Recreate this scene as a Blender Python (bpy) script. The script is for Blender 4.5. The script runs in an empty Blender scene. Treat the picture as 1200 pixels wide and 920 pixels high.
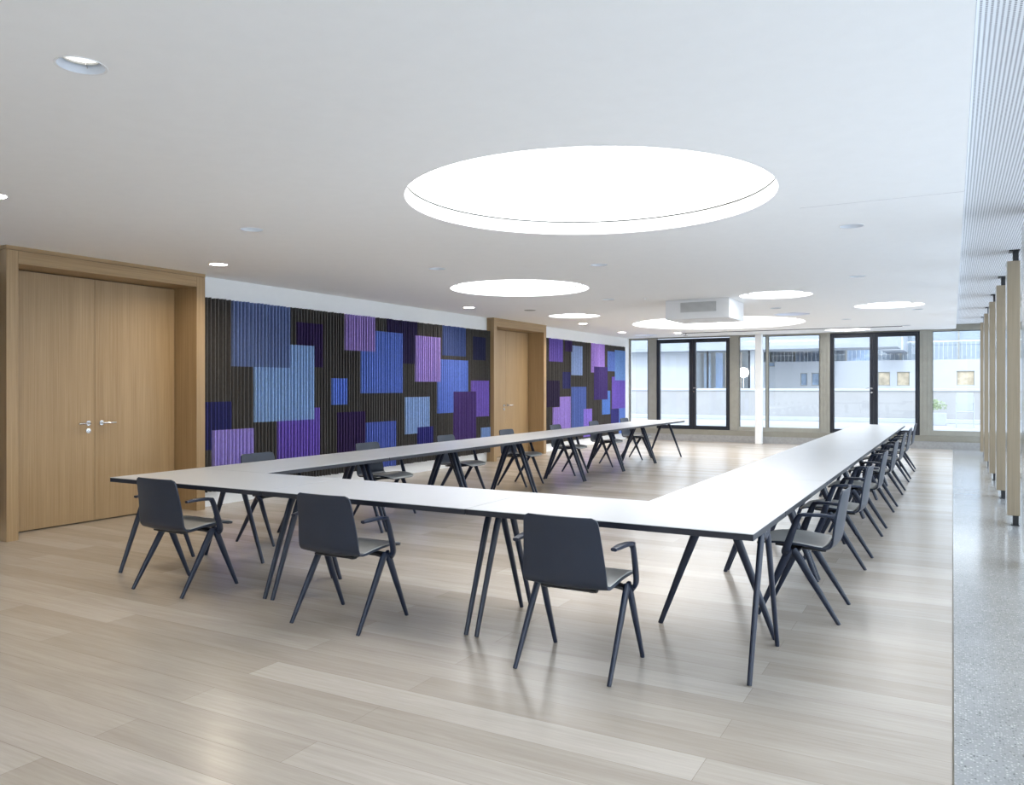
import bpy, bmesh, math, random
from mathutils import Vector, Matrix
random.seed(7)
R = math.radians
COL = bpy.context.scene.collection
SC = bpy.context.scene

# ------------------------------------------------------------------ helpers
class MB:
    """collects shapes into one mesh object"""
    def __init__(s): s.v = []; s.f = []; s.m = []
    def add(s, vs, fs, mi=0):
        n = len(s.v); s.v += [tuple(v) for v in vs]
        s.f += [tuple(i + n for i in f) for f in fs]; s.m += [mi] * len(fs); return s
    def box(s, x0, x1, y0, y1, z0, z1, mi=0):
        vs = [(x, y, z) for z in (z0, z1) for y in (y0, y1) for x in (x0, x1)]
        return s.add(vs, [(0,2,3,1),(4,5,7,6),(0,1,5,4),(2,6,7,3),(0,4,6,2),(1,3,7,5)], mi)
    def loft(s, pts, sizes, side, n=12, p=2.6, mi=0):
        """rounded bar through pts; sizes = (width along the bend plane, thickness along side)"""
        side = Vector(side).normalized(); rings = []
        P = [Vector(q) for q in pts]
        for i, q in enumerate(P):
            t = (P[min(i+1, len(P)-1)] - P[max(i-1, 0)]).normalized()
            b = side - t * side.dot(t); b.normalize(); a = t.cross(b)
            w, h = sizes[i]; r = []
            for k in range(n):
                th = 2*math.pi*(k+.5)/n; c, d = math.cos(th), math.sin(th)
                r.append(q + a*(w/2*math.copysign(abs(c)**(2/p), c)) + b*(h/2*math.copysign(abs(d)**(2/p), d)))
            rings.append(r)
        vs = [v for r in rings for v in r]; fs = []
        for i in range(len(P)-1):
            for k in range(n):
                k2 = (k+1) % n
                fs.append((i*n+k, i*n+k2, (i+1)*n+k2, (i+1)*n+k))
        fs.append(tuple(reversed(range(n)))); fs.append(tuple((len(P)-1)*n+k for k in range(n)))
        return s.add(vs, fs, mi)
    def lathe(s, prof, c=(0,0,0), n=32, mi=0, axis='z', closed=False):
        vs = []
        for r, z in prof:
            for k in range(n):
                a = 2*math.pi*k/n
                if axis == 'z': vs.append((c[0]+r*math.cos(a), c[1]+r*math.sin(a), c[2]+z))
                elif axis == 'x': vs.append((c[0]+z, c[1]+r*math.cos(a), c[2]+r*math.sin(a)))
                else: vs.append((c[0]+r*math.cos(a), c[1]+z, c[2]+r*math.sin(a)))
        fs = []
        m = len(prof)
        for i in range(m if closed else m-1):
            j = (i+1) % m
            for k in range(n):
                k2 = (k+1) % n
                fs.append((i*n+k, i*n+k2, j*n+k2, j*n+k))
        return s.add(vs, fs, mi)
    def disc(s, c, r, n=64, mi=0, up=False):
        vs = [(c[0]+r*math.cos(2*math.pi*k/n), c[1]+r*math.sin(2*math.pi*k/n), c[2]) for k in range(n)]
        return s.add(vs, [tuple(range(n)) if up else tuple(reversed(range(n)))], mi)
    def build(s, name, mats, parent=None, bevel=0, smooth=None, fix=True):
        me = bpy.data.meshes.new(name); me.from_pydata(s.v, [], s.f)
        if not isinstance(mats, (list, tuple)): mats = [mats]
        for m in mats: me.materials.append(m)
        me.polygons.foreach_set('material_index', s.m)
        if fix:
            bm = bmesh.new(); bm.from_mesh(me); bmesh.ops.recalc_face_normals(bm, faces=bm.faces); bm.to_mesh(me); bm.free()
        if smooth is not None:
            me.polygons.foreach_set('use_smooth', [True]*len(me.polygons)); me.set_sharp_from_angle(angle=R(smooth))
        o = bpy.data.objects.new(name, me); COL.objects.link(o)
        if parent: o.parent = parent
        if bevel:
            b = o.modifiers.new('bevel', 'BEVEL'); b.width = bevel; b.segments = 2; b.limit_method = 'ANGLE'
        return o

def tag(o, label, cat, group=None, kind=None):
    o['label'] = label; o['category'] = cat
    if group: o['group'] = group
    if kind: o['kind'] = kind
    return o
def empty(name, loc=(0,0,0), rz=0):
    o = bpy.data.objects.new(name, None); COL.objects.link(o); o.location = loc; o.rotation_euler = (0,0,rz)
    o.empty_display_size = .1
    return o
def struct(o): o['kind'] = 'structure'; return o
def copy_tree(o, parent=None):
    c = o.copy(); COL.objects.link(c)
    if parent: c.parent = parent
    for ch in list(o.children): copy_tree(ch, c)
    return c

# ------------------------------------------------------------------ materials
def srgb(r, g, b):
    return tuple(((c/255)/12.92 if c/255 <= .04045 else ((c/255+.055)/1.055)**2.4) for c in (r, g, b)) + (1,)
def newmat(name):
    m = bpy.data.materials.new(name); m.use_nodes = True
    nt = m.node_tree; return m, nt, nt.nodes['Principled BSDF']
def L(nt, a, b): nt.links.new(a, b)
def nz(nt, scale, vec=None, detail=4, rough=.6):
    n = nt.nodes.new('ShaderNodeTexNoise'); n.inputs['Scale'].default_value = scale; n.inputs['Detail'].default_value = detail
    n.inputs['Roughness'].default_value = rough
    if vec: L(nt, vec, n.inputs['Vector'])
    return n
def objvec(nt, scale=(1,1,1)):
    g = nt.nodes.new('ShaderNodeTexCoord'); mp = nt.nodes.new('ShaderNodeMapping')
    mp.inputs['Scale'].default_value = scale; L(nt, g.outputs['Object'], mp.inputs['Vector']); return mp.outputs['Vector']
def ramp(nt, fac, stops):
    r = nt.nodes.new('ShaderNodeValToRGB'); e = r.color_ramp.elements
    while len(e) < len(stops): e.new(.5)
    for i, (p, c) in enumerate(stops): e[i].position = p; e[i].color = c
    L(nt, fac, r.inputs['Fac']); return r.outputs['Color']
def mix(nt, fac, a, b, mode='MIX'):
    m = nt.nodes.new('ShaderNodeMix'); m.data_type = 'RGBA'; m.blend_type = mode
    if hasattr(fac, 'links'): L(nt, fac, m.inputs[0])
    else: m.inputs[0].default_value = fac
    for s_, v in ((m.inputs[6], a), (m.inputs[7], b)):
        if hasattr(v, 'links'): L(nt, v, s_)
        else: s_.default_value = v
    return m.outputs[2]
def bump(nt, bs, h, strength=.2, dist=.01):
    b = nt.nodes.new('ShaderNodeBump'); b.inputs['Strength'].default_value = strength; b.inputs['Distance'].default_value = dist
    L(nt, h, b.inputs['Height']); L(nt, b.outputs['Normal'], bs.inputs['Normal'])
def simple(name, col, rough=.5, metal=0, var=.06, scale=8, spec=.5, bmp=0, bscale=200):
    m, nt, bs = newmat(name)
    v = objvec(nt); n = nz(nt, scale, v)
    a = tuple(c*(1-var) for c in col[:3])+(1,); b = tuple(min(1, c*(1+var)) for c in col[:3])+(1,)
    L(nt, ramp(nt, n.outputs['Fac'], [(.3, a), (.7, b)]), bs.inputs['Base Color'])
    bs.inputs['Roughness'].default_value = rough; bs.inputs['Metallic'].default_value = metal
    bs.inputs['Specular IOR Level'].default_value = spec
    if bmp: bump(nt, bs, nz(nt, bscale, v).outputs['Fac'], bmp, .002)
    return m
def wood(name, c1, c2, axis, rough=.4, gs=1.0, coat=0):
    """straight-grained oak veneer, grain along axis"""
    m, nt, bs = newmat(name)
    s = [90*gs, 90*gs, 90*gs]; s[axis] = 1.2
    s2 = [9, 9, 9]; s2[axis] = .25
    n1 = nz(nt, 1, objvec(nt, s), 3, .6); n2 = nz(nt, 1, objvec(nt, s2), 3, .5)
    f = mix(nt, .35, n1.outputs['Fac'], n2.outputs['Fac'])
    L(nt, ramp(nt, f, [(.35, c1), (.65, c2)]), bs.inputs['Base Color'])
    bs.inputs['Roughness'].default_value = rough
    if coat: bs.inputs['Coat Weight'].default_value = coat; bs.inputs['Coat Roughness'].default_value = .15
    bump(nt, bs, n1.outputs['Fac'], .08, .002)
    return m
def emit(name, col, strength):
    m, nt, bs = newmat(name)
    bs.inputs['Base Color'].default_value = col; bs.inputs['Emission Color'].default_value = col
    bs.inputs['Emission Strength'].default_value = strength; bs.inputs['Roughness'].default_value = .6
    return m
def glassmat(name, tint=(.96,.985,1,1)):
    m = bpy.data.materials.new(name); m.use_nodes = True; nt = m.node_tree; nt.nodes.clear()
    o = nt.nodes.new('ShaderNodeOutputMaterial'); t = nt.nodes.new('ShaderNodeBsdfTransparent'); g = nt.nodes.new('ShaderNodeBsdfGlossy')
    t.inputs['Color'].default_value = tint; g.inputs['Roughness'].default_value = .02
    ge = nt.nodes.new('ShaderNodeNewGeometry'); dt = nt.nodes.new('ShaderNodeVectorMath'); dt.operation = 'DOT_PRODUCT'
    L(nt, ge.outputs['Incoming'], dt.inputs[0]); L(nt, ge.outputs['Normal'], dt.inputs[1])
    def mth(op, a, b=None):
        n = nt.nodes.new('ShaderNodeMath'); n.operation = op
        for i, v in enumerate((a, b)):
            if v is None: continue
            if hasattr(v, 'links'): L(nt, v, n.inputs[i])
            else: n.inputs[i].default_value = v
        return n.outputs[0]
    ca = mth('ABSOLUTE', dt.outputs['Value']); fz = mth('ADD', mth('MULTIPLY', mth('POWER', mth('SUBTRACT', 1.0, ca), 5.0), .96), .04)
    mx = nt.nodes.new('ShaderNodeMixShader'); L(nt, fz, mx.inputs[0]); L(nt, t.outputs[0], mx.inputs[1]); L(nt, g.outputs[0], mx.inputs[2])
    L(nt, mx.outputs[0], o.inputs['Surface']); return m
# palette
M = {}
M['ceil'] = simple('white_ceiling_plaster', (.93,.93,.925), .85, var=.01)
M['wall'] = simple('white_wall_paint', (.86,.87,.87), .8, var=.01)
M['wood_v'] = wood('oak_veneer_vertical', (.295,.19,.09,1), (.41,.283,.15,1), 2, .42)
M['wood_h'] = wood('oak_veneer_horizontal', (.295,.19,.09,1), (.41,.283,.15,1), 1, .42)
M['fin'] = wood('oak_fin_veneer', (.25,.20,.13,1), (.33,.265,.18,1), 2, .3, coat=1.0)
M['gap'] = simple('dark_joint', (.03,.022,.015), .9)
M['steel'] = simple('brushed_steel', (.62,.62,.62), .25, 1)
M['black'] = simple('black_metal', (.018,.019,.022), .4)
M['frame_dark'] = simple('dark_door_frame', (.014,.018,.028), .38)
M['frame_grey'] = simple('grey_brown_window_frame', (.34,.335,.295), .45)
M['sill'] = simple('bronze_sill', (.27,.26,.22), .4)
M['shell'] = simple('slate_plastic', (.018,.026,.046), .36, spec=.5)
M['pad'] = simple('pale_grey_seat_fabric', (.60,.59,.565), .5, spec=.5, bmp=.1, bscale=900)
M['leg'] = simple('slate_powder_coat', (.008,.015,.036), .34, spec=.5)
M['laminate'] = simple('white_laminate', (.575,.585,.595), .3, var=.01, spec=.5)
M['edge'] = simple('dark_edge_band', (.014,.017,.027), .4)
M['lamp'] = emit('skylight_diffuser', (.98,.99,1,1), 3.5)
M['lamp_lit'] = emit('downlight_lamp_lit', (1,.87,.68,1), 330)
M['lamp_dim'] = emit('downlight_lamp', (1,.98,.95,1), 1.1)
M['blue_dome'] = emit('unlit_dome_glow', (.62,.72,.95,1), .35)  # weak bluish glow put into the domes that are not lit
M['white'] = simple('white_enamel', (.82,.82,.82), .45, var=.01)
M['reflector'] = simple('satin_reflector', (.50,.54,.60), .45, var=.01)
M['glass'] = glassmat('window_glass')
M['acu'] = simple('ac_grille_grey', (.40,.40,.38), .6)

def floor_mat():
    m, nt, bs = newmat('pale_oak_planks')
    v = objvec(nt)
    br = nt.nodes.new('ShaderNodeTexBrick'); L(nt, v, br.inputs['Vector'])
    br.offset = .37; br.offset_frequency = 2; br.squash = 1
    for k, val in (('Scale', 1), ('Mortar Size', .0012), ('Mortar Smooth', .3), ('Bias', 0), ('Brick Width', 2.25), ('Row Height', .205)):
        br.inputs[k].default_value = val
    br.inputs['Color1'].default_value = (0,0,0,1); br.inputs['Color2'].default_value = (1,1,1,1); br.inputs['Mortar'].default_value = (.5,.5,.5,1)
    base = ramp(nt, br.outputs['Color'], [(0, (.44,.385,.32,1)), (.45, (.50,.445,.38,1)), (1, (.565,.51,.445,1))])
    gv = objvec(nt, (2.2, 60, 1)); g = nz(nt, 1, gv, 5, .65)
    gr = ramp(nt, g.outputs['Fac'], [(.3, (.90,.895,.89,1)), (.7, (1.04,1.04,1.045,1))])
    cv = objvec(nt, (.9, 7, 1)); c = nz(nt, 1, cv, 4, .6); c.inputs['Distortion'].default_value = 1.2
    cr = ramp(nt, c.outputs['Fac'], [(.3, (.90,.885,.87,1)), (.7, (1.05,1.05,1.05,1))])
    col = mix(nt, 1, mix(nt, 1, base, gr, 'MULTIPLY'), cr, 'MULTIPLY')
    col = mix(nt, mix(nt, 1, br.outputs['Fac'], (.55,.55,.55,1), 'MULTIPLY'), col, (.16,.12,.09,1))
    L(nt, col, bs.inputs['Base Color']); bs.inputs['Roughness'].default_value = .25
    bump(nt, bs, g.outputs['Fac'], .05, .002)
    return m
def terrazzo():
    m, nt, bs = newmat('polished_terrazzo')
    v = objvec(nt); base = nz(nt, 3, v, 4)
    vo = nt.nodes.new('ShaderNodeTexVoronoi'); vo.inputs['Scale'].default_value = 95; L(nt, v, vo.inputs['Vector'])
    vd = nt.nodes.new('ShaderNodeTexVoronoi'); vd.inputs['Scale'].default_value = 95; L(nt, v, vd.inputs['Vector'])
    sep = nt.nodes.new('ShaderNodeSeparateColor'); L(nt, vd.outputs['Color'], sep.inputs[0])
    chips = ramp(nt, sep.outputs[0], [(0, (.13,.13,.125,1)), (.25, (.30,.30,.29,1)), (.6, (.36,.36,.345,1)), (1, (.62,.60,.56,1))])
    edge = ramp(nt, vo.outputs['Distance'], [(.32, (1,1,1,1)), (.5, (0,0,0,1))])
    g = ramp(nt, base.outputs['Fac'], [(.3, (.29,.29,.28,1)), (.7, (.36,.36,.35,1))])
    L(nt, mix(nt, edge, g, chips), bs.inputs['Base Color']); bs.inputs['Roughness'].default_value = .15
    return m
def perforated():
    m, nt, bs = newmat('perforated_ceiling_panel')
    v = objvec(nt)
    br = nt.nodes.new('ShaderNodeTexBrick'); L(nt, v, br.inputs['Vector']); br.offset = 0; br.squash = 1
    # holes = slots 11 x 7 mm on an 18 mm grid, built from two wave-like saw functions
    sx = nt.nodes.new('ShaderNodeSeparateXYZ'); L(nt, v, sx.inputs[0])
    def saw(o, period, width):
        a = nt.nodes.new('ShaderNodeMath'); a.operation = 'PINGPONG'; a.inputs[1].default_value = period/2; L(nt, o, a.inputs[0])
        b = nt.nodes.new('ShaderNodeMath'); b.operation = 'LESS_THAN'; b.inputs[1].default_value = width/2; L(nt, a.outputs[0], b.inputs[0]); return b.outputs[0]
    mu = nt.nodes.new('ShaderNodeMath'); mu.operation = 'MULTIPLY'
    L(nt, saw(sx.outputs['X'], .0185, .0085), mu.inputs[0]); L(nt, saw(sx.outputs['Y'], .018, .010), mu.inputs[1])
    nt.nodes.remove(br)
    L(nt, mix(nt, mu.outputs[0], (.78,.79,.81,1), (.16,.165,.18,1)), bs.inputs['Base Color']); bs.inputs['Roughness'].default_value = .6
    return m
M['floor'] = floor_mat(); M['terrazzo'] = terrazzo(); M['perf'] = perforated()
M['stone'] = simple('grey_stone_curb', (.33,.33,.33), .6, var=.12, scale=25)

# ------------------------------------------------------------------ camera
F = 938.84; TH = R(28.8); CAMZ = 1.437
cd = bpy.data.cameras.new('camera'); cam = bpy.data.objects.new('camera', cd); COL.objects.link(cam)
cam.location = (0, 0, CAMZ); cam.rotation_euler = (R(90), 0, TH)
cd.sensor_width = 36; cd.lens = F/1200*36; cd.shift_y = -7.46/1200; cd.clip_end = 300; cd.clip_start = .05
SC.camera = cam

# ------------------------------------------------------------------ room shell
XL, XR, YB, YF, H, H2 = -7.79, .97, -4.5, 20.85, 2.74, 2.84
struct(MB().box(-8.6, 0, YB, 20.72, -.12, 0).build('floor', M['floor']))
struct(MB().box(.006, XR+.1, YB, 20.72, -.12, 0).build('floor_terrazzo', M['terrazzo']))
struct(MB().box(0, .006, YB, 20.72, -.12, .001).build('trim_floor_joint', simple('brass_joint', (.22,.19,.14), .35, .8)))

SKY = [(-2.245, 5.18, 1.272, .10, 'large'), (-5.08, 9.45, .925, .09, 'medium'), (-6.165, 13.62, .475, .06, 'small'), (-2.22, 11.88, .50, .06, 'small'),
       (-.90, 14.27, .515, .06, 'small'), (-4.30, 16.66, 1.735, .10, 'large'), (-2.13, 19.98, .49, .06, 'small'),
       (-6.88, 19.66, .30, .05, 'dome'), (-2.55, 15.17, .31, .05, 'dome'), (-3.6, -2.3, 1.1, .10, 'large')]  # last entry is unseen, added behind the camera to brighten the foreground
DOWN = [(-3.105, 2.01, 1), (-5.752, 3.083, 2), (-5.108, 4.798, 0), (-6.89, 6.006, 2), (-5.015, 7.392, 0), (-3.329, 7.998, 0), (-7.03, 11.303, 2),
        (-4.533, 11.256, 0), (-6.771, 15.39, 2), (-7.012, 18.289, 2), (-.719, 7.048, 0), (-.987, 10.318, 0), (-2.584, 13.83, 0), (-.522, 15.217, 0),
        (-1.805, 16.782, 0), (-5.91, 19.19, 2), (-.864, 19.09, 0)]
# ceiling sheet with round openings
bm = bmesh.new()
def loop_edges(pts):
    vs = [bm.verts.new(p) for p in pts]
    for i in range(len(vs)): bm.edges.new((vs[i], vs[(i+1) % len(vs)]))
loop_edges([(-8.0, YB, H), (.07, YB, H), (.07, YF, H), (-8.0, YF, H)])
for x, y, r, *_ in SKY:
    n = 96 if r > .8 else 64
    loop_edges([(x+r*math.cos(2*math.pi*k/n), y+r*math.sin(2*math.pi*k/n), H) for k in range(n)])
for x, y, _ in DOWN:
    loop_edges([(x+.09*math.cos(2*math.pi*k/32), y+.09*math.sin(2*math.pi*k/32), H) for k in range(32)])
bmesh.ops.triangle_fill(bm, use_beauty=True, use_dissolve=False, edges=bm.edges[:])
for f in bm.faces:
    if f.normal.z > 0: f.normal_flip()
me = bpy.data.meshes.new('ceiling'); bm.to_mesh(me); bm.free(); me.materials.append(M['ceil'])
ceiling = bpy.data.objects.new('ceiling', me); COL.objects.link(ceiling); struct(ceiling)
struct(MB().box(.052, .0705, YB, YF, H+.0015, H2+.02).build('ceiling_edge', M['ceil']))
struct(MB().box(.07, XR+.1, YB, YF, H2, H2+.03).build('ceiling_perforated', M['perf']))
struct(MB().box(-8.6, XR+.5, YB-.2, YF+.6, 3.0, 3.2).build('ceiling_slab', M['ceil']))
struct(MB().box(-.98, .069, 6.153, 6.157, H-.0006, H+.001).build('trim_ceiling_joint', simple('ceiling_joint', (.45,.45,.45), .9)))

# walls
def wall_boxes(mb, spans, x0, x1, z0, z1):
    for a, b in spans: mb.box(x0, x1, a, b, z0, z1)
w = MB(); wall_boxes(w, [(YB, 4.30), (6.40, 13.24), (15.34, 20.72)], -8.25, XL, 0, 3.0)
w.box(-8.25, XL, 4.30, 6.40, 2.72, 3.0); w.box(-8.25, XL, 13.24, 15.34, 2.72, 3.0)
w.box(-8.25, XL, 20.72, YF+.2, .30, 3.0)
struct(w.build('wall_left', M['wall']))
struct(MB().box(-8.25, XR+.2, YB-.2, YB, 0, 3.0).build('wall_back', M['wall']))

# portals with double doors
def portal(n, y0):
    """oak portal standing proud of the wall, 2.237 m wide, around a recessed double door"""
    y1 = y0+2.237; xf, xb, xd = -7.63, -8.18, -8.0
    d = empty('door_%d' % n, (0,0,0)); struct(d)
    for a, b in ((y0, y0+.108), (y1-.118, y1)):
        MB().box(xb, xf, a, b, 0, 2.70).build('door_jamb', M['wood_v'], d, bevel=.002)
    MB().box(xb, xf, y0+.108, y1-.118, 2.58, 2.70).build('door_lintel', M['wood_h'], d, bevel=.002)
    MB().box(xb, xf+.003, y0-.002, y1+.002, 2.703, 2.74).build('top_trim', M['wood_h'], d, bevel=.001)
    MB().box(xb, xf-.01, y0+.01, y1-.01, 2.699, 2.704).build('shadow_joint', M['gap'], d)
    ym = (y0+.108+y1-.118)/2
    for s, a, b in ((-1, y0+.112, ym-.002), (1, ym+.002, y1-.127)):
        lf = MB().box(xd-.05, xd, a, b, .012, 2.57).build('door_leaf', M['wood_v'], d, bevel=.0015)
        hy = ym+s*.075
        h = MB(); h.lathe([(0, 0), (.026, 0), (.026, .008), (.0, .008)], (xd, hy, 1.045), 24, axis='x')
        h.loft([(xd+.008, hy, 1.045), (xd+.045, hy, 1.045), (xd+.055, hy+s*.012, 1.045), (xd+.055, hy+s*.135, 1.045)], [(.019, .019)]*4, (0,0,1), 10, 2)
        h.build('door_handle', M['steel'], lf, smooth=40)
        if s < 0:
            MB().lathe([(0, 0), (.026, 0), (.026, .008), (.012, .009), (.012, .012), (0, .012)], (xd, hy, .965), 24, axis='x').build('lock_rosette', M['steel'], lf, smooth=40)
    MB().box(xb, xd-.05, y0+.1, y1-.1, 0, 2.6).build('door_backing', M['gap'], d)
portal(1, 4.22); portal(2, 13.17)

# ------------------------------------------------------------------ felt wall panels
PATCH = [
(6.923, 7.881, 1.68, 2.49, (78, 98, 145)),
(7.266, 8.35, 0.98, 1.99, (112, 150, 198)),
(8.007, 8.538, 1.7, 2.3, (42, 26, 72)),
(7.681, 8.512, 0.45, 1.14, (88, 60, 165)),
(6.533, 6.914, 0.68, 1.25, (20, 26, 90)),
(6.636, 7.288, 0.35, 0.91, (125, 110, 190)),
(9.014, 9.676, 1.96, 2.49, (122, 100, 170)),
(9.368, 10.382, 1.33, 2.28, (62, 95, 178)),
(8.706, 9.085, 1.17, 1.55, (60, 100, 195)),
(8.848, 9.453, 0.45, 1.06, (46, 28, 76)),
(9.433, 10.229, 0.18, 0.89, (56, 80, 165)),
(9.974, 10.778, 1.8, 2.49, (36, 28, 66)),
(10.742, 11.514, 1.51, 2.27, (128, 106, 180)),
(11.522, 12.287, 1.97, 2.49, (46, 66, 122)),
(11.349, 12.366, 0.97, 1.9, (65, 100, 188)),
(12.529, 12.973, 1.92, 2.35, (32, 37, 70)),
(12.484, 13.09, 0.87, 1.54, (96, 70, 168)),
(11.902, 12.619, 0.42, 1.34, (60, 38, 104)),
(10.469, 11.161, 0.66, 1.26, (125, 160, 212)),
(10.802, 11.234, 0.35, 0.76, (35, 35, 115)),
(12.842, 13.17, 0.45, 0.66, (105, 140, 198)),
(15.706, 16.405, 1.98, 2.49, (85, 65, 158)),
(16.519, 16.892, 2.23, 2.49, (50, 34, 80)),
(16.868, 17.527, 1.69, 2.38, (125, 150, 198)),
(17.999, 18.889, 1.77, 2.49, (125, 96, 182)),
(18.174, 19.061, 1.1, 1.92, (55, 38, 108)),
(19.061, 19.652, 1.82, 2.33, (65, 100, 178)),
(19.58, 20.338, 1.59, 2.38, (95, 145, 212)),
(19.353, 20.338, 0.85, 1.68, (90, 65, 172)),
(18.72, 19.235, 0.72, 1.32, (60, 115, 198)),
(16.374, 16.788, 1.38, 1.76, (40, 42, 95)),
(15.597, 16.208, 0.98, 1.56, (40, 32, 62)),
(16.226, 16.821, 0.4, 1.2, (130, 105, 188)),
(15.894, 16.226, 0.4, 0.97, (130, 105, 188)),
(16.868, 17.755, 0.3, 1.42, (60, 85, 155)),
(17.552, 18.068, 0.22, 0.89, (115, 90, 188)),
(19.294, 19.897, 0.3, 0.84, (40, 40, 115)),
(19.897, 20.338, 0.18, 0.95, (70, 110, 188)),
]
NAMES = {(78,98,145):'slate blue'}
felt_cache = {}
def felt(c):
    if c not in felt_cache:
        lin = srgb(*c)[:3]; lu = sum(lin)/3; k_ = min(1.6, .72/(max(lin)*.8+lu*.2)); lin = tuple((x*.8+lu*.2)*k_ for x in lin)
        m, nt, bs = newmat('felt_%d_%d_%d' % c)
        v = objvec(nt, (60, 60, 25)); n = nz(nt, 1, v, 5, .7)
        L(nt, ramp(nt, n.outputs['Fac'], [(.3, tuple(x*.80 for x in lin)+(1,)), (.7, tuple(min(1, x*1.22) for x in lin)+(1,))]), bs.inputs['Base Color'])
        bs.inputs['Roughness'].default_value = .95; bs.inputs['Specular IOR Level'].default_value = .1
        bs.inputs['Sheen Weight'].default_value = .15
        bump(nt, bs, n.outputs['Fac'], .3, .002)
        felt_cache[c] = m
    return felt_cache[c]
PX0, PX1, PT, PB = -7.775, -7.70, 2.487, .183
def colour_name(c):
    r, g, b = c
    if max(c) < 75: return 'dark navy blue' if g >= r else 'dark aubergine'
    if g > r and b > 190 and r < 80: return 'bright blue'
    if g > r and b > 190: return 'pale sky blue'
    if g > r and b >= 160: return 'royal blue'
    if g > r: return 'slate blue'
    if r >= 115: return 'lavender'
    if b < 120: return 'deep indigo' if g >= 30 and b > 110 or r < 45 else 'deep purple'
    return 'violet'
def felt_panel(y0, y1, patches, label, seed):
    """pleated felt curtain: thin upright lamellae 58 mm apart with folds between; squares of coloured felt"""
    rnd = random.Random(seed)
    t = empty('felt_wall_panel', (-7.785, (y0+y1)/2, PB)); tag(t, label, 'wall panel', 'pleated felt wall panels')
    ox, oy, oz = -7.785, (y0+y1)/2, PB
    MB().box(-7.789-ox, PX0-.006-ox, y0-oy, y1-oy, 0, PT-PB).build('backing', felt((40,40,41)), t)
    n = int(round((y1-y0)/.058)); p = (y1-y0)/n
    segs = {}                        # patch index -> MB
    for i in range(n):
        yc = y0+(i+.5)*p
        dz = rnd.uniform(-.004, .004); dx = rnd.uniform(-.006, .006); lean = rnd.uniform(-.006, .006)
        # cut the lamella where patches cover it
        cuts = [(PB, PT, -1)]
        for k, (a, b, z0, z1, c) in enumerate(patches):
            if a <= yc < b:
                new = []
                for (u, v, kk) in cuts:
                    lo, hi = max(u, z0), min(v, z1 if z1 < 2.48 else PT)
                    if hi <= lo or kk != -1: new.append((u, v, kk)); continue
                    if lo > u: new.append((u, lo, kk))
                    new.append((lo, hi, k))
                    if hi < v: new.append((hi, v, kk))
                cuts = new
        for (u, v, kk) in cuts:
            mb = segs.setdefault(kk, MB())
            xo = PX1+dx+(.006 if kk >= 0 else 0)
            w_ = .007
            yy0, yy1 = yc-w_, yc+w_
            bot = u+(dz if u == PB else 0); top = v+(dz if v == PT else 0)
            # upright strip: front edge 14 mm wide, flanks running back to the backing
            prof = [(PX0, yc-w_*.8), (xo-.003, yy0+lean), (xo, yc-w_*.6+lean), (xo, yc+w_*.6+lean), (xo-.003, yy1+lean), (PX0, yc+w_*.8)]
            vs = [(x-ox, y-oy, bot-oz) for x, y in prof]+[(x-ox, y-oy, top-oz) for x, y in prof]
            m_ = len(prof)
            fs = [(j, j+1, m_+j+1, m_+j) for j in range(m_-1)]+[tuple(range(m_))[::-1], tuple(range(m_, 2*m_))]
            mb.add(vs, fs)
    segs[-1].build('charcoal_pleats', felt((60,58,57)), t)
    for k, mb in segs.items():
        if k < 0: continue
        o = mb.build('felt_patch', felt(patches[k][4]), t)
        o['label'] = colour_name(patches[k][4])+' felt rectangle'
A = [p for p in PATCH if p[0] < 13.2]; C_ = [p for p in PATCH if p[0] > 15]
def order(ps, idx):                 # front-most first
    return [ps[i] for i in idx]+[p for i, p in enumerate(ps) if i not in idx]
A = order(A, [0, 1, 5, 6, 12, 17, 19]); C_ = order(C_, [4, 6, 14, 8])
felt_panel(6.462, 13.168, A, 'long pleated charcoal felt wall panel with blue and purple rectangles between the two wooden portals', 1)
felt_panel(15.41, 20.345, C_, 'pleated felt wall panel with blue and purple rectangles, beyond the second wooden portal by the windows', 2)
felt_panel(.6, 4.17, [(2.9, 4.0, .9, 2.2, (110,95,150)), (1.2, 2.2, .5, 1.6, (60,95,170)), (3.3, 4.17, .25, .8, (60,60,120))],
           'pleated felt wall panel at the very left edge, before the first wooden portal', 3)

# ------------------------------------------------------------------ window wall
struct(MB().box(-7.79, XR+.1, 20.70, 20.95, -.12, .166).build('trim_curb', M['stone'], bevel=.004))
struct(MB().box(-7.79, XR+.1, 20.74, 20.95, .166, .30).build('trim_sill', M['sill'], bevel=.003))
struct(MB().box(.055, XR+.1, 20.74, 20.95, 2.70, 2.84).build('trim_header', M['sill']))
struct(MB().box(-7.79, .055, 20.86, 20.98, 2.715, 2.99).build('trim_head', M['frame_grey']))
for i, (a, b) in enumerate(((-7.207, -6.995), (-5.03, -4.82), (-2.824, -2.612), (-.662, -.442))):
    mb = MB(); mb.box(a, b, 20.80, 20.93, .30, 2.73); mb.box(a+.06, a+.068, 20.792, 20.80, .30, 2.73); mb.box(b-.068, b-.06, 20.792, 20.80, .30, 2.73)
    struct(mb.build('trim_mullion', M['frame_grey'], bevel=.003))
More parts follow.
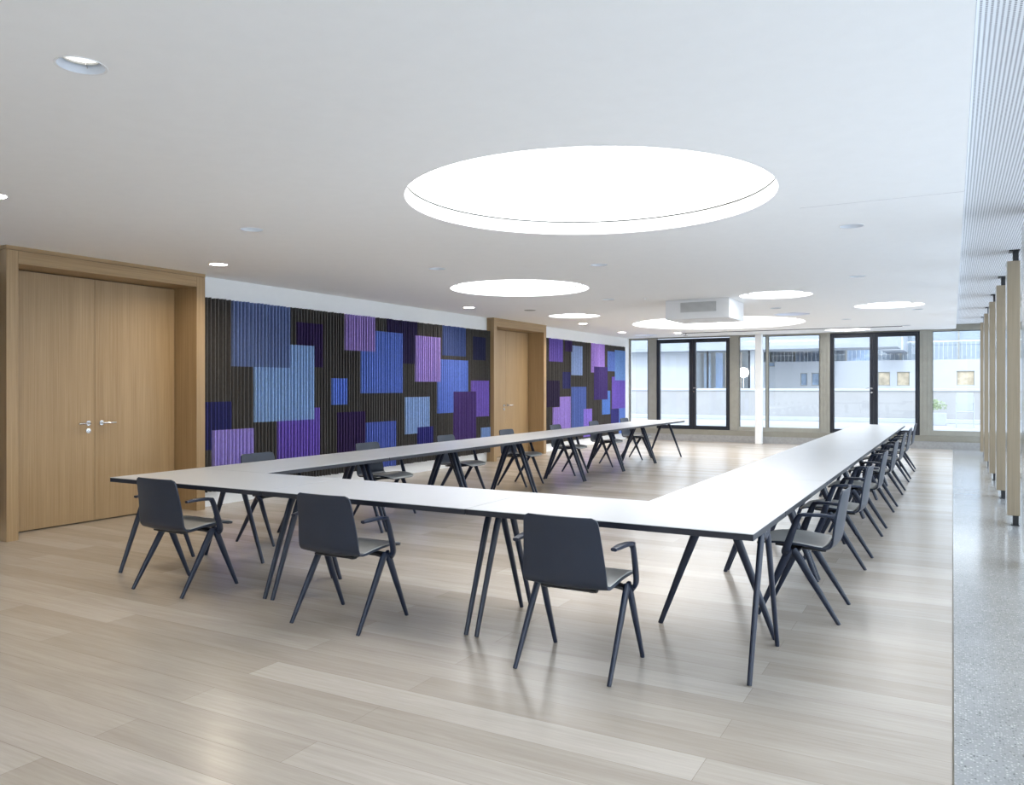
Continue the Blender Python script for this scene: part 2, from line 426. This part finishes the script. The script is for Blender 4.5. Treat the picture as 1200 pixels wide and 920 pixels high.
def window(n, x0, x1, z0=.30, z1=2.73, fw=.05, bot=.10, top=.03, y=20.86):
    t = empty('window_%d' % n, ((x0+x1)/2, y, z0)); struct(t); cx = (x0+x1)/2; a, b = x0-cx, x1-cx; h = z1-z0
    mb = MB(); mb.box(a, a+fw, -.03, .05, 0, h); mb.box(b-fw, b, -.03, .05, 0, h); mb.box(a+fw, b-fw, -.03, .05, 0, bot); mb.box(a+fw, b-fw, -.03, .05, h-top, h)
    mb.build('window_frame', M['frame_grey'], t, bevel=.003)
    MB().box(a+fw, a+fw+.012, -.025, .02, bot, h-top).box(b-fw-.012, b-fw, -.025, .02, bot, h-top).box(a+fw, b-fw, -.025, .02, h-top-.014, h-top).build('glazing_seal', M['frame_dark'], t)
    MB().box(a+fw, b-fw, .005, .013, bot, h-top).build('glass_pane', M['glass'], t)
window(1, -7.79, -7.207, fw=.035); window(2, -4.82, -4.10, fw=.03); window(3, -4.10, -2.824, fw=.03); window(4, -.442, XR, fw=.04, bot=.118)
def balcony_door(n, x0, x1, z0=.30, z1=2.70, hside=1):
    t = empty('door_%d' % n, ((x0+x1)/2, 20.86, z0)); struct(t); c = (x1-x0)/2; h = z1-z0
    mb = MB(); mb.box(-c, -c+.045, -.05, .05, 0, h); mb.box(c-.045, c, -.05, .05, 0, h); mb.box(-c+.045, c-.045, -.05, .05, 0, .03); mb.box(-c+.045, c-.045, -.05, .05, h-.04, h)
    mb.build('door_frame', M['frame_dark'], t, bevel=.003)
    for s in (-1, 1):
        a, b = (-c+.048, -.003) if s < 0 else (.003, c-.048)
        mb = MB(); st = .045; inn = .085
        la, lb = (a, a+st) if s < 0 else (a, a+inn)
        ra, rb = (b-inn, b) if s < 0 else (b-st, b)
        mb.box(la, lb, -.06, .04, .033, h-.043); mb.box(ra, rb, -.06, .04, .033, h-.043)
        mb.box(lb, ra, -.06, .04, .033, .10); mb.box(lb, ra, -.06, .04, h-.105, h-.043)
        lf = mb.build('door_leaf', M['frame_dark'], t, bevel=.003)
        MB().box(lb, ra, -.01, .0, .10, h-.105).build('glass_pane', M['glass'], lf)
        if s == hside:
            hx = (la+lb)/2 if s > 0 else (ra+rb)/2
            q = MB(); q.lathe([(0, 0), (.022, 0), (.022, -.01), (0, -.01)], (hx, -.06, 1.085), 16, axis='y')
            q.loft([(hx, -.07, 1.085), (hx, -.11, 1.085), (hx+s*.02, -.115, 1.085), (hx+s*.13, -.115, 1.085)], [(.02, .02)]*4, (0,0,1), 8, 2)
            q.lathe([(0, 0), (.022, 0), (.022, -.012), (0, -.012)], (hx, -.06, .985), 16, axis='y')
            q.build('door_handle', M['steel'], lf, smooth=40)
balcony_door(3, -6.992, -5.033, z1=2.69, hside=1); balcony_door(4, -2.609, -.665, z1=2.71, hside=-1)
# column in front of the windows
tag(MB().box(-4.30, -4.15, 20.36, 20.56, 0, H).build('column', M['wall'], bevel=.006), 'slender white square column in front of the far windows', 'column')
# curtain rail in the ceiling
t = empty('curtain_rail', (-3.38, 19.25, H)); tag(t, 'long thin dark curtain rail on the ceiling before the far windows', 'curtain rail')
MB().box(-2.42, 2.43, -.02, .02, -.012, .001).build('rail', M['black'], t)
MB().box(-2.36, -2.33, -.012, .012, -.07, -.010).box(-2.39, -2.30, -.02, .02, -.08, -.066).build('end_stop', M['steel'], t)

# right glass wall with frames
ys = [YB, -1.65, .62, 2.89, 5.16, 7.43, 9.70, 11.97, 14.24, 16.51, 18.78, YF]
for i in range(len(ys)-1):
    a, b = ys[i], ys[i+1]
    t = empty('window_%d' % (5+i), (XR, (a+b)/2, 0)); struct(t); hb = (b-a)/2
    MB().box(-.02, .05, -hb, -hb+.035, 0, H2).box(-.02, .05, hb-.035, hb, 0, H2).box(-.02, .05, -hb+.035, hb-.035, 0, .06).box(-.02, .05, -hb+.035, hb-.035, H2-.06, H2).build('window_frame', M['frame_grey'], t)
    MB().box(.012, .02, -hb+.035, hb-.035, .06, H2-.06).build('glass_pane', M['glass'], t)

# wooden fins by the glass
def make_fin():
    t = empty('wooden_fin', (0,0,0))
    MB().box(-.058, .058, 0, .30, .105, 2.725).build('fin_board', M['fin'], t, bevel=.003)
    q = MB().box(-.005, .045, .02, .10, 0, .105); q.box(-.02, .055, .01, .13, 0, .008); q.build('foot_bracket', M['black'], t, bevel=.002)
    q = MB().box(-.005, .045, .02, .10, 2.725, H2); q.box(-.04, .055, .0, .16, H2-.012, H2); q.build('top_bracket', M['black'], t, bevel=.002)
    return t
fin = make_fin()
for i, (y, lb) in enumerate(((7.43, 'oak fin nearest the camera, cut by the right edge of the picture'), (9.70, 'tall oak fin standing whole at the right edge, nearest of the whole ones'),
        (11.97, 'oak fin right behind the nearest whole one by the right glass wall'), (14.24, 'middle oak fin, fourth from the right edge along the glass wall'),
        (16.51, 'oak fin second from the far windows along the glass wall'), (18.78, 'last and smallest oak fin beside the far windows'))):
    o = fin if i == 0 else copy_tree(fin)
    o.location = (.552, y, 0); tag(o, lb, 'fin', 'oak fins along the right glass wall')

# ------------------------------------------------------------------ ceiling fittings
SL = ['largest round ceiling skylight, glowing white in the foreground', 'medium round ceiling skylight left of centre, behind the largest one',
      'small round skylight near the second wooden portal', 'small round skylight just right of the white ceiling unit', 'small round skylight nearest the right side of the ceiling',
      'wide round skylight behind the white ceiling unit', 'small bright skylight close to the far windows above the right balcony door',
      'small unlit bluish skylight dome in the far left ceiling corner', 'small unlit bluish skylight dome behind the small skylight right of the white ceiling unit',
      'unseen round ceiling light behind the camera, added to brighten the foreground']
for (x, y, r, d, kind), lb in zip(SKY, SL):
    t = empty('round_skylight', (x, y, H)); tag(t, lb, 'skylight', 'round skylights')
    n = 96 if r > .8 else 64
    MB().lathe([(r, .001), (r, d), (r+.03, d), (r+.03, d+.012), (r+.03, .002), (r+.001, .001)], n=n).build('reveal_ring', M['white'], t, smooth=40, fix=False)
    MB().lathe([(r+.029, d+.001), (r+.029, d+.014), (r-.004, d+.014)], n=n).build('joint', M['acu'], t)
    MB().lathe([(r-.004, d+.014), (r-.004, d+.05), (r*.5, d+.08), (.001, d+.085)], n=n).build('diffuser', M['blue_dome'] if kind == 'dome' else M['lamp'], t, smooth=60)
def make_down(kind):
    t = empty('downlight', (0,0,H))
    MB().lathe([(.089, -.001), (.098, -.003), (.099, 0), (.089, 0)], n=36).build('trim_ring', M['white'], t, smooth=40)
    MB().lathe([(.0895, -.001), (.086, .018), (.078, .034)], n=36).build('reflector', M['reflector'], t, smooth=60)
    MB().lathe([(.0775, .034), (.073, .030), (.071, .033), (.073, .042)], n=36).build('lamp_collar', M['acu'], t, smooth=40)
    MB().lathe([(.073, .040), (.05, .043), (.001, .044)], n=36).build('lamp', M['lamp_lit'] if kind == 2 else M['lamp_dim'], t, smooth=60)
    if kind == 1:
        for a in (R(250), R(10), R(130)):
            q = MB()
            c, s_ = math.cos(a), math.sin(a)
            q.loft([(c*.080, s_*.080, .020), (c*.074, s_*.074, .028), (c*.060, s_*.060, .030)], [(.008, .004)]*3, (-s_, c, 0), 6)
            q.build('spring_clip', M['steel'], t)
    return t
proto = {}
DL = ['recessed downlight with visible clips at the top left, nearest to the viewer', 'lit downlight cut by the left edge of the picture', 'downlight between the first portal and the largest skylight',
      'lit downlight just right of the first wooden portal', 'downlight left of the medium skylight', 'downlight between the large and medium skylights, right of centre',
      'lit downlight above the long felt panel, just left of the second portal', 'downlight between the medium skylight and the white ceiling unit', 'lit downlight just behind the small skylight near the second portal',
      'lit downlight farthest along the left wall', 'downlight right of the largest skylight near the ceiling edge', 'downlight above and right of the two small right-hand skylights',
      'downlight between the white ceiling unit and the small skylight right of it', 'downlight just behind the small skylight nearest the right side', 'downlight above the right balcony door, left one',
      'lit downlight by the left end of the curtain rail', 'downlight by the right end of the curtain rail']
for (x, y, k), lb in zip(DOWN, DL):
    o = copy_tree(proto[k]) if k in proto else make_down(k)
    proto.setdefault(k, o); o.location = (x, y, H); tag(o, lb, 'downlight', 'recessed downlights')
tag(MB().lathe([(0, -.006), (.09, -.006), (.10, -.001), (.10, 0)], n=32).build('ceiling_cover', M['acu'], smooth=30), 'flat round grey cover on the ceiling before the second portal', 'ceiling cover').location = (-6.35, 12.19, H)
t = empty('fire_sprinkler', (-3.97, 11.30, H)); tag(t, 'tiny white sprinkler on the ceiling left of the white ceiling unit', 'sprinkler')
MB().lathe([(0, -.004), (.036, -.004), (.038, 0)], n=24).build('escutcheon', M['white'], t, smooth=40)
MB().lathe([(0, -.03), (.012, -.03), (.014, -.027), (.006, -.024), (.006, .012)], n=16).build('nozzle', M['white'], t, smooth=40)
# ceiling air unit
t = empty('ceiling_unit', (-3.355, 11.85, H)); tag(t, 'white box-shaped ceiling unit with a front grille', 'air conditioner')
MB().box(-.485, .485, 0, .92, -.292, 0).build('housing', M['white'], t, bevel=.008)
q = MB().box(-.25, .29, -.004, 0, -.19, -.045)
q.build('grille', M['acu'], t)
q = MB()
for k in range(10): q.box(-.25, .29, -.010, -.003, -.186+k*.0142, -.181+k*.0142)
q.build('grille_slats', M['white'], t)

# ------------------------------------------------------------------ tables
DEL = R(.377)
def TR(x, y): return (x*math.cos(DEL)+y*math.sin(DEL), -x*math.sin(DEL)+y*math.cos(DEL))
TX, TY, TW, TL = -.8436, 3.8443, .8062, 1.6085
def make_table():
    t = empty('meeting_table', (0,0,0)); l, w = TL/2-.0035, TW/2-.003
    MB().box(-l, l, -w, w, .7365, .74).build('tabletop', M['laminate'], t, bevel=.001)
    MB().box(-l, l, -w, w, .706, .7365).build('edge_band', M['edge'], t, bevel=.002)
    for s in (-1, 1):
        MB().box(-l+.06, l-.06, s*.16-.02, s*.16+.02, .682, .712).build('support_rail', M['leg'], t, bevel=.003)
    for sx in (-1, 1):
        x = sx*(l-.032)
        q = MB(); q.box(x-.020, x+.020, -.26, .26, .700, .712)
        q.loft([(x, -.075, .700), (x, 0, .668), (x, .075, .700)], [(.05, .034)]*3, (1,0,0), 12, 4)
        q.build('bracket', M['leg'], t, bevel=.002)
        for sy in (-1, 1):
            pts = [(x, sy*.058, .700), (x, sy*.105, .60), (x, sy*.20, .36), (x, sy*.332, .016), (x, sy*.338, 0)]
            MB().loft(pts, [(.056, .030), (.053, .030), (.044, .028), (.030, .024), (.028, .023)], (1,0,0), 14, 2.3).build('leg', M['leg'], t, smooth=50)
    return t
table = make_table(); first = [True]
def place(proto_, x, y, rz, lb, cat, grp):
    o = proto_ if 'category' not in proto_ else copy_tree(proto_)
    o.location = (x, y, 0); o.rotation_euler = (0, 0, rz); tag(o, lb, cat, grp); return o
G = 'white meeting tables in a U'
ORD = ['nearest', 'second', 'third', 'fourth', 'fifth', 'sixth', 'farthest']
for i, lb in enumerate(('white meeting table at the near left corner of the U of tables', 'white meeting table in the middle of the near row, facing the camera', 'white meeting table at the near right corner of the U of tables')):
    x, y = TR(TX-3*TL+TL*(i+.5), TY+TW/2); place(table, x, y, -DEL, lb, 'table', G)
for side, cx in (('left', TX-3*TL+TW/2), ('right', TX-TW/2)):
    for k in range(7):
        x, y = TR(cx, TY+TW+TL*(k+.5))
        what = ('joined to the near row', 'second from the near row', 'third from the near row', 'fourth from the near row', 'fifth from the near row', 'sixth from the near row', 'at the free far end towards the windows')[k]
        lb = 'white meeting table of the %s arm, %s' % (side, what)
        place(table, x, y, R(90)-DEL, lb, 'table', G)

# ------------------------------------------------------------------ chairs
def catmull(P, n):
    out = []
    for i in range(len(P)-1):
        p0 = P[max(i-1, 0)]; p1 = P[i]; p2 = P[i+1]; p3 = P[min(i+2, len(P)-1)]
        for k in range(n):
            t = k/n
            out.append(tuple(.5*((2*b)+(-a+c)*t+(2*a-5*b+4*c-d)*t*t+(-a+3*b-3*c+d)*t**3) for a, b, c, d in zip(p0, p1, p2, p3)))
    out.append(P[-1]); return out
def make_chair():
    t = empty('armchair', (0,0,0))
    # shell: profile (forward y, z, half width, edge lift, concavity)
    prof = [(.262,.425,.150,0,0), (.258,.434,.186,.0,0), (.240,.443,.208,.0,0), (.20,.449,.220,.004,0), (.13,.450,.226,.010,0), (.04,.444,.228,.016,0), (-.05,.434,.228,.018,.002),
            (-.13,.430,.228,.014,.006), (-.178,.440,.228,.006,.012), (-.206,.468,.228,0,.018), (-.218,.51,.227,0,.022), (-.228,.58,.221,0,.024), (-.240,.66,.213,0,.024),
            (-.252,.735,.206,0,.022), (-.259,.775,.200,0,.020), (-.262,.790,.190,0,.019), (-.2635,.799,.170,0,.018)]
    S = catmull(prof, 4); nv = 16; vs = []; fs = []
    for (y, z, hw, lift, conc) in S:
        for j in range(nv+1):
            u = -1+2*j/nv; u = math.sin(u*math.pi/2)
            vs.append((u*hw, y+conc*u*u, z+lift*u*u))
    for i in range(len(S)-1):
        for j in range(nv):
            a = i*(nv+1)+j; fs.append((a, a+1, a+nv+2, a+nv+1))
    mb = MB().add(vs, fs); o = mb.build('seat_shell', M['shell'], t, smooth=60)
    so = o.modifiers.new('thickness', 'SOLIDIFY'); so.thickness = .012; so.offset = 0
    bv = o.modifiers.new('bevel', 'BEVEL'); bv.width = .004; bv.segments = 2; bv.limit_method = 'ANGLE'; bv.angle_limit = R(50)
    # pad on the seat
    vi = []; m_ = nv+1
    for i, (y, z, hw, lift, conc) in enumerate(S):
        a, b = S[max(i-1, 0)], S[min(i+1, len(S)-1)]; ty, tz = b[0]-a[0], b[1]-a[1]; l = math.hypot(ty, tz) or 1
        for j in range(m_):
            u = math.sin((-1+2*j/nv)*math.pi/2)
            vi.append((u*(hw-.006), y+conc*u*u+tz/l*.0085, z+lift*u*u-ty/l*.0085))
    a0, b0 = 2, 29
    fi = [f for k, f in enumerate(fs) if a0*nv <= k < b0*nv]
    used = sorted({v for f in fi for v in f}); ix = {v: k for k, v in enumerate(used)}
    o2 = MB().add([vi[v] for v in used], [tuple(ix[v] for v in f) for f in fi]).build('seat_pad', M['pad'], t, smooth=60)
    s2 = o2.modifiers.new('thickness', 'SOLIDIFY'); s2.thickness = .005; s2.offset = 0
    o2['label'] = 'pale grey seat pad'
    # carrier below the seat
    q = MB()
    q.loft([(-.235, .035, .412), (-.20, .03, .420), (.20, .03, .420), (.235, .035, .412)], [(.07, .022)]*4, (0,0,1), 10, 4)
    q.loft([(-.15, -.13, .418), (.15, -.13, .418)], [(.035, .014)]*2, (0,0,1), 8, 4)
    q.loft([(-.12, -.13, .414), (-.12, .16, .430)], [(.03, .016)]*2, (0,0,1), 8, 4); q.loft([(.12, -.13, .414), (.12, .16, .430)], [(.03, .016)]*2, (0,0,1), 8, 4)
    q.build('seat_carrier', M['black'], t, smooth=40)
    for s in (-1, 1):
        MB().loft([(s*.248, .030, .428), (s*.249, .010, .40), (s*.252, -.075, .26), (s*.256, -.228, .012), (s*.256, -.236, 0)],
                  [(.040, .026), (.050, .026), (.043, .025), (.025, .020), (.023, .019)], (1,0,0), 10, 3).build('leg', M['leg'], t, smooth=50)
        MB().loft([(s*.248, .045, .430), (s*.249, .065, .40), (s*.252, .125, .26), (s*.256, .236, .012), (s*.256, .242, 0)],
                  [(.040, .026), (.050, .026), (.043, .025), (.025, .020), (.023, .019)], (1,0,0), 10, 3).build('leg', M['leg'], t, smooth=50)
        arm = catmull([(s*.245, .060, .402), (s*.268, .072, .412), (s*.284, .064, .442), (s*.290, .030, .54), (s*.292, -.004, .628), (s*.290, -.022, .648), (s*.286, -.055, .654), (s*.276, -.13, .655), (s*.268, -.205, .650)], 3)
        n = len(arm); sz = []
        for i in range(n):
            f = i/(n-1)
            w_ = .058-.024*min(1, f/.55); th = .024+(.018 if f > .66 else .018*max(0, (f-.5)/.16))
            if f > .62: w_ = .022
            if f > .93: th *= .8; w_ *= .8
            sz.append((w_, th))
        MB().loft(arm, sz, (1,0,0), 10, 3).build('armrest', M['leg'], t, smooth=50)
    return t
chair = make_chair()
for i, (x, y, lb) in enumerate(((-4.82, 3.905, 'leftmost of the three slate armchairs with their backs to the camera'),
                                (-3.255, 3.845, 'middle one of the three slate armchairs with their backs to the camera'),
                                (-1.695, 3.815, 'largest slate armchair, rightmost of the three with their backs to the camera'))):
    place(chair, x, y, (-.01, .004, .0)[i], lb, 'chair', 'slate armchairs around the tables')
wl = ['nearest of its row, near the lavender felt', 'second of its row from the near corner', 'third, just before the wooden portal', 'fourth, in front of the far wooden portal',
      'fifth, just past the far portal', 'sixth, before the far felt panel', 'farthest of its row, by the windows']
for k, y in enumerate((5.52, 7.14, 8.72, 10.32, 11.96, 13.55, 15.08)):
    place(chair, -5.60+.0066*y, y, R(-90)-DEL+random.uniform(-.012, .012), 'slate armchair behind the left tables, '+wl[k], 'chair', 'slate armchairs around the tables')
wr = ['nearest of its row', 'second from the near corner', 'third from the near corner', 'fourth, in the middle of its row', 'fifth from the near corner',
      'sixth, next to last', 'farthest of its row, by the windows']
for k, y in enumerate((5.425, 7.065, 8.66, 10.34, 12.02, 13.60, 15.28)):
    place(chair, -.85+.0036*y, y, R(90)-DEL+random.uniform(-.012, .012), 'slate armchair outside the right tables, '+wr[k], 'chair', 'slate armchairs around the tables')

# ------------------------------------------------------------------ outside
M['facade'] = simple('white_facade', (.47,.495,.53), .8, var=.03, scale=1.5)
M['facade2'] = simple('pale_grey_facade', (.33,.36,.40), .8, var=.06, scale=1.5)
M['concrete'] = simple('pale_terrace_slabs', (.38,.375,.37), .8, var=.05, scale=2)
M['outwin'] = simple('facade_window_pane', (.28,.37,.50), .3, var=.4, scale=1.4)
M['outwarm'] = simple('facade_warm_room', (.50,.42,.30), .4, var=.5, scale=1.8)
M['peach'] = simple('peach_panel', (.75,.56,.42), .7, var=.1)
struct(MB().box(-60, 40, 20.95, 60, -.2, .30).build('floor_terrace', M['concrete']))
struct(MB().box(1.09, 40, -30, 20.95, -.4, -.1).build('floor_outside', simple('bounce_white_ground', (.74,.74,.73), .9, var=.08, scale=40)))  # unseen ground beside the glass, whitened to bounce light up to the ceiling
t = empty('parapet', (-4, 28, .3)); tag(t, 'low white terrace parapet with a pale cap beyond the far windows', 'parapet')
MB().box(-20, 22, 0, .25, 0, .98).build('parapet_wall', M['concrete'], t); MB().box(-20, 22, -.04, .30, .98, 1.06).build('parapet_cap', M['facade'], t, bevel=.01)
MB().box(-20, 22, -.35, 0, 0, .12).build('parapet_kerb', M['facade'], t, bevel=.01)
# left wing
t = empty('building', (-12, 34, -1)); tag(t, 'white building wing on the left beyond the terrace, with a glazed corner', 'building')
q = MB(); q.box(-9, 2.25, 0, 1.8, 0, 3.92); q.box(4.62, 4.80, 0, 1.8, 0, 3.92); q.box(2.25, 4.62, 1.6, 1.8, 0, 3.92); q.box(2.25, 4.62, 0, 1.6, 0, 2.35)
q.build('wall', M['facade'], t)
MB().box(-9, 10.2, -.7, 1.8, 3.92, 4.55).build('roof_edge', M['facade2'], t)
f = MB()
for x in (2.25, 2.80, 3.95, 4.55): f.box(x, x+.07, -.02, .05, 2.35, 3.92)
f.build('window', M['frame_dark'], t)
MB().box(2.32, 4.55, .02, .03, 2.35, 3.9).build('pane', M['glass'], f and t)
MB().box(3.3, 4.0, 1.2, 1.3, 2.35, 3.9).build('interior_panel', M['peach'], t)
MB().box(2.4, 2.7, 1.0, 1.1, 2.35, 3.9).build('interior_screen', M['outwin'], t)
MB().box(2.9, 3.2, 1.1, 1.2, 2.35, 3.9).build('interior_panel', simple('blue_panel', (.25,.38,.62), .6), t)
o = MB().lathe([(.001, -.22), (.16, -.16), (.22, 0), (.16, .16), (.001, .22)], (0, 0, 0), 20).build('globe_lamp', emit('globe_lamp_glow', (1,.98,.94,1), 3), smooth=60)
o.location = (-7.56, 33.6, 2.0); tag(o, 'round glowing globe lamp outside beyond the narrow window left of the white column', 'lamp')
MB().loft([(0, 0, -.2), (0, 0, -1.7)], [(.05, .05)]*2, (1,0,0), 8, 2).build('lamp_post', M['steel'], o)
# main building far
t = empty('building', (-3, 45, -4)); tag(t, 'long white building opposite with small square windows and a glazed upper floor', 'building')
def hole_wall(mb, x0, x1, z0, z1, holes, y0=0, y1=.5):
    xs = sorted({x0, x1, *[h[0] for h in holes], *[h[1] for h in holes]}); zs = sorted({z0, z1, *[h[2] for h in holes], *[h[3] for h in holes]})
    for i in range(len(xs)-1):
        for j in range(len(zs)-1):
            cx, cz = (xs[i]+xs[i+1])/2, (zs[j]+zs[j+1])/2
            if any(h[0] < cx < h[1] and h[2] < cz < h[3] for h in holes): continue
            mb.box(xs[i], xs[i+1], y0, y1, zs[j], zs[j+1])
H5 = [(-4.13, -3.78, 5.46, 6.14), (-3.57, -3.18, 5.46, 6.14), (-.34, .22, 5.46, 6.16), (.53, 1.11, 5.46, 6.16), (3.18, 3.94, 5.48, 6.18), (-5.9, -5.45, 6.5, 6.75)]
q = MB(); hole_wall(q, -14, 30, 0, 6.75, H5); q.build('wall', M['facade'], t)
for i, hh in enumerate(H5):
    wf = MB().box(hh[0], hh[1], .06, .10, hh[2], hh[2]+.03).box(hh[0], hh[1], .06, .10, hh[3]-.03, hh[3]).box(hh[0], hh[0]+.03, .06, .10, hh[2], hh[3]).box(hh[1]-.03, hh[1], .06, .10, hh[2], hh[3]).build('window', M['frame_grey'], t)
    MB().box(hh[0], hh[1], .1, .12, hh[2], hh[3]).build('pane', M['outwin'] if i in (0, 1, 5) else M['outwarm'], wf)
MB().box(-14, 30, .7, 6, 6.4, 6.7).build('upper_floor', M['facade'], t)
MB().box(-14, 30, 2.6, 3, 6.7, 10.5).build('upper_wall', M['facade2'], t)
for x in [-.8+1.35*k for k in range(-4, 9)]:
    wf = MB().box(x, x+.07, 2.4, 2.5, 6.7, 9.6).box(x+.07, x+1.35, 2.4, 2.5, 9.5, 9.6).build('window', M['frame_grey'], t)
    MB().box(x+.07, x+1.35, 2.44, 2.46, 6.7, 9.5).build('pane', M['outwin'] if int(x*10) % 3 == 0 else M['glass'], wf)
rl = MB().box(-14, 30, .30, .34, 7.65, 7.70)
for k in range(150): rl.box(-8+.2*k, -7.99+.2*k, .31, .32, 6.7, 7.65)
rl.build('balcony_railing', M['steel'], t)
MB().box(-14, -2.2, -4, 5, 7.45, 8.1).build('canopy', M['facade2'], t)
MB().box(-14, -2.6, -4.2, 5, 8.1, 8.5).build('canopy_top', M['facade'], t)
MB().box(-.1, .9, -2.0, 3, 7.2, 8.9).build('bay_box', M['facade'], t)
MB().box(.9, .93, -2.0, 3, 7.2, 8.9).build('bay_side', M['facade2'], t)

# terrace furniture seen through the right window
t = empty('potted_shrub', (-.45, 26.6, .30)); tag(t, 'pale green shrub in a planter on the terrace beyond the right window', 'plant')
MB().box(-.3, .3, -.25, .25, 0, .35).build('planter', M['facade'], t, bevel=.01)
q = MB()
for k in range(260):
    a, b, r = random.uniform(0, 6.28), random.uniform(.0, 1.4), random.uniform(.12, .34)
    c = Vector((r*math.cos(a)*math.sin(b)*1.1, r*math.sin(a)*math.sin(b), .42+r*math.cos(b)))
    d1 = Vector((random.uniform(-1,1), random.uniform(-1,1), random.uniform(-1,1))).normalized()*.05; d2 = d1.orthogonal().normalized()*.018
    q.add([c-d1, c+d2, c+d1, c-d2], [(0,1,2,3)])
q.build('foliage', simple('pale_leaf', (.30,.36,.20), .6, var=.3), t)
t = empty('terrace_chair', (.30, 25.2, .30)); tag(t, 'small steel-framed chair on the terrace beyond the right window', 'chair')
MB().box(-.2, .2, -.22, .22, .42, .45).build('seat', M['facade'], t, bevel=.01); MB().box(-.2, .2, .2, .23, .46, .95).build('backrest', M['facade'], t, bevel=.01)
for sx in (-1, 1):
    for sy in (-1, 1):
        MB().loft([(sx*.21, sy*.21, 0), (sx*.21, sy*.21, .66 if sy < 0 else .85)], [(.025, .025)]*2, (1,0,0), 8, 2).build('leg', M['facade'], t)
    MB().loft([(sx*.21, -.21, .65), (sx*.21, .21, .65)], [(.03, .025)]*2, (1,0,0), 8, 3).build('armrest', M['black'], t)

# ------------------------------------------------------------------ light
wd = bpy.data.worlds.new('World'); SC.world = wd; wd.use_nodes = True; nt = wd.node_tree
bg = nt.nodes['Background']
tc = nt.nodes.new('ShaderNodeTexCoord'); sp = nt.nodes.new('ShaderNodeSeparateXYZ'); L(nt, tc.outputs['Generated'], sp.inputs[0])
L(nt, ramp(nt, sp.outputs['Z'], [(0, (.86,.93,1,1)), (.25, (.90,.95,1,1)), (1, (.62,.76,1,1))]), bg.inputs['Color'])
bg.inputs['Strength'].default_value = 2.8
sd = bpy.data.lights.new('sun', 'SUN'); sd.energy = .8; sd.angle = R(6); sd.color = (1, .96, .9)
so = bpy.data.objects.new('sun', sd); COL.objects.link(so); so.rotation_euler = (R(48), 0, R(4))

vs = SC.view_settings; vs.view_transform = 'Standard'; vs.look = 'None'; vs.exposure = 0.5; vs.gamma = 1; vs.use_curve_mapping = False
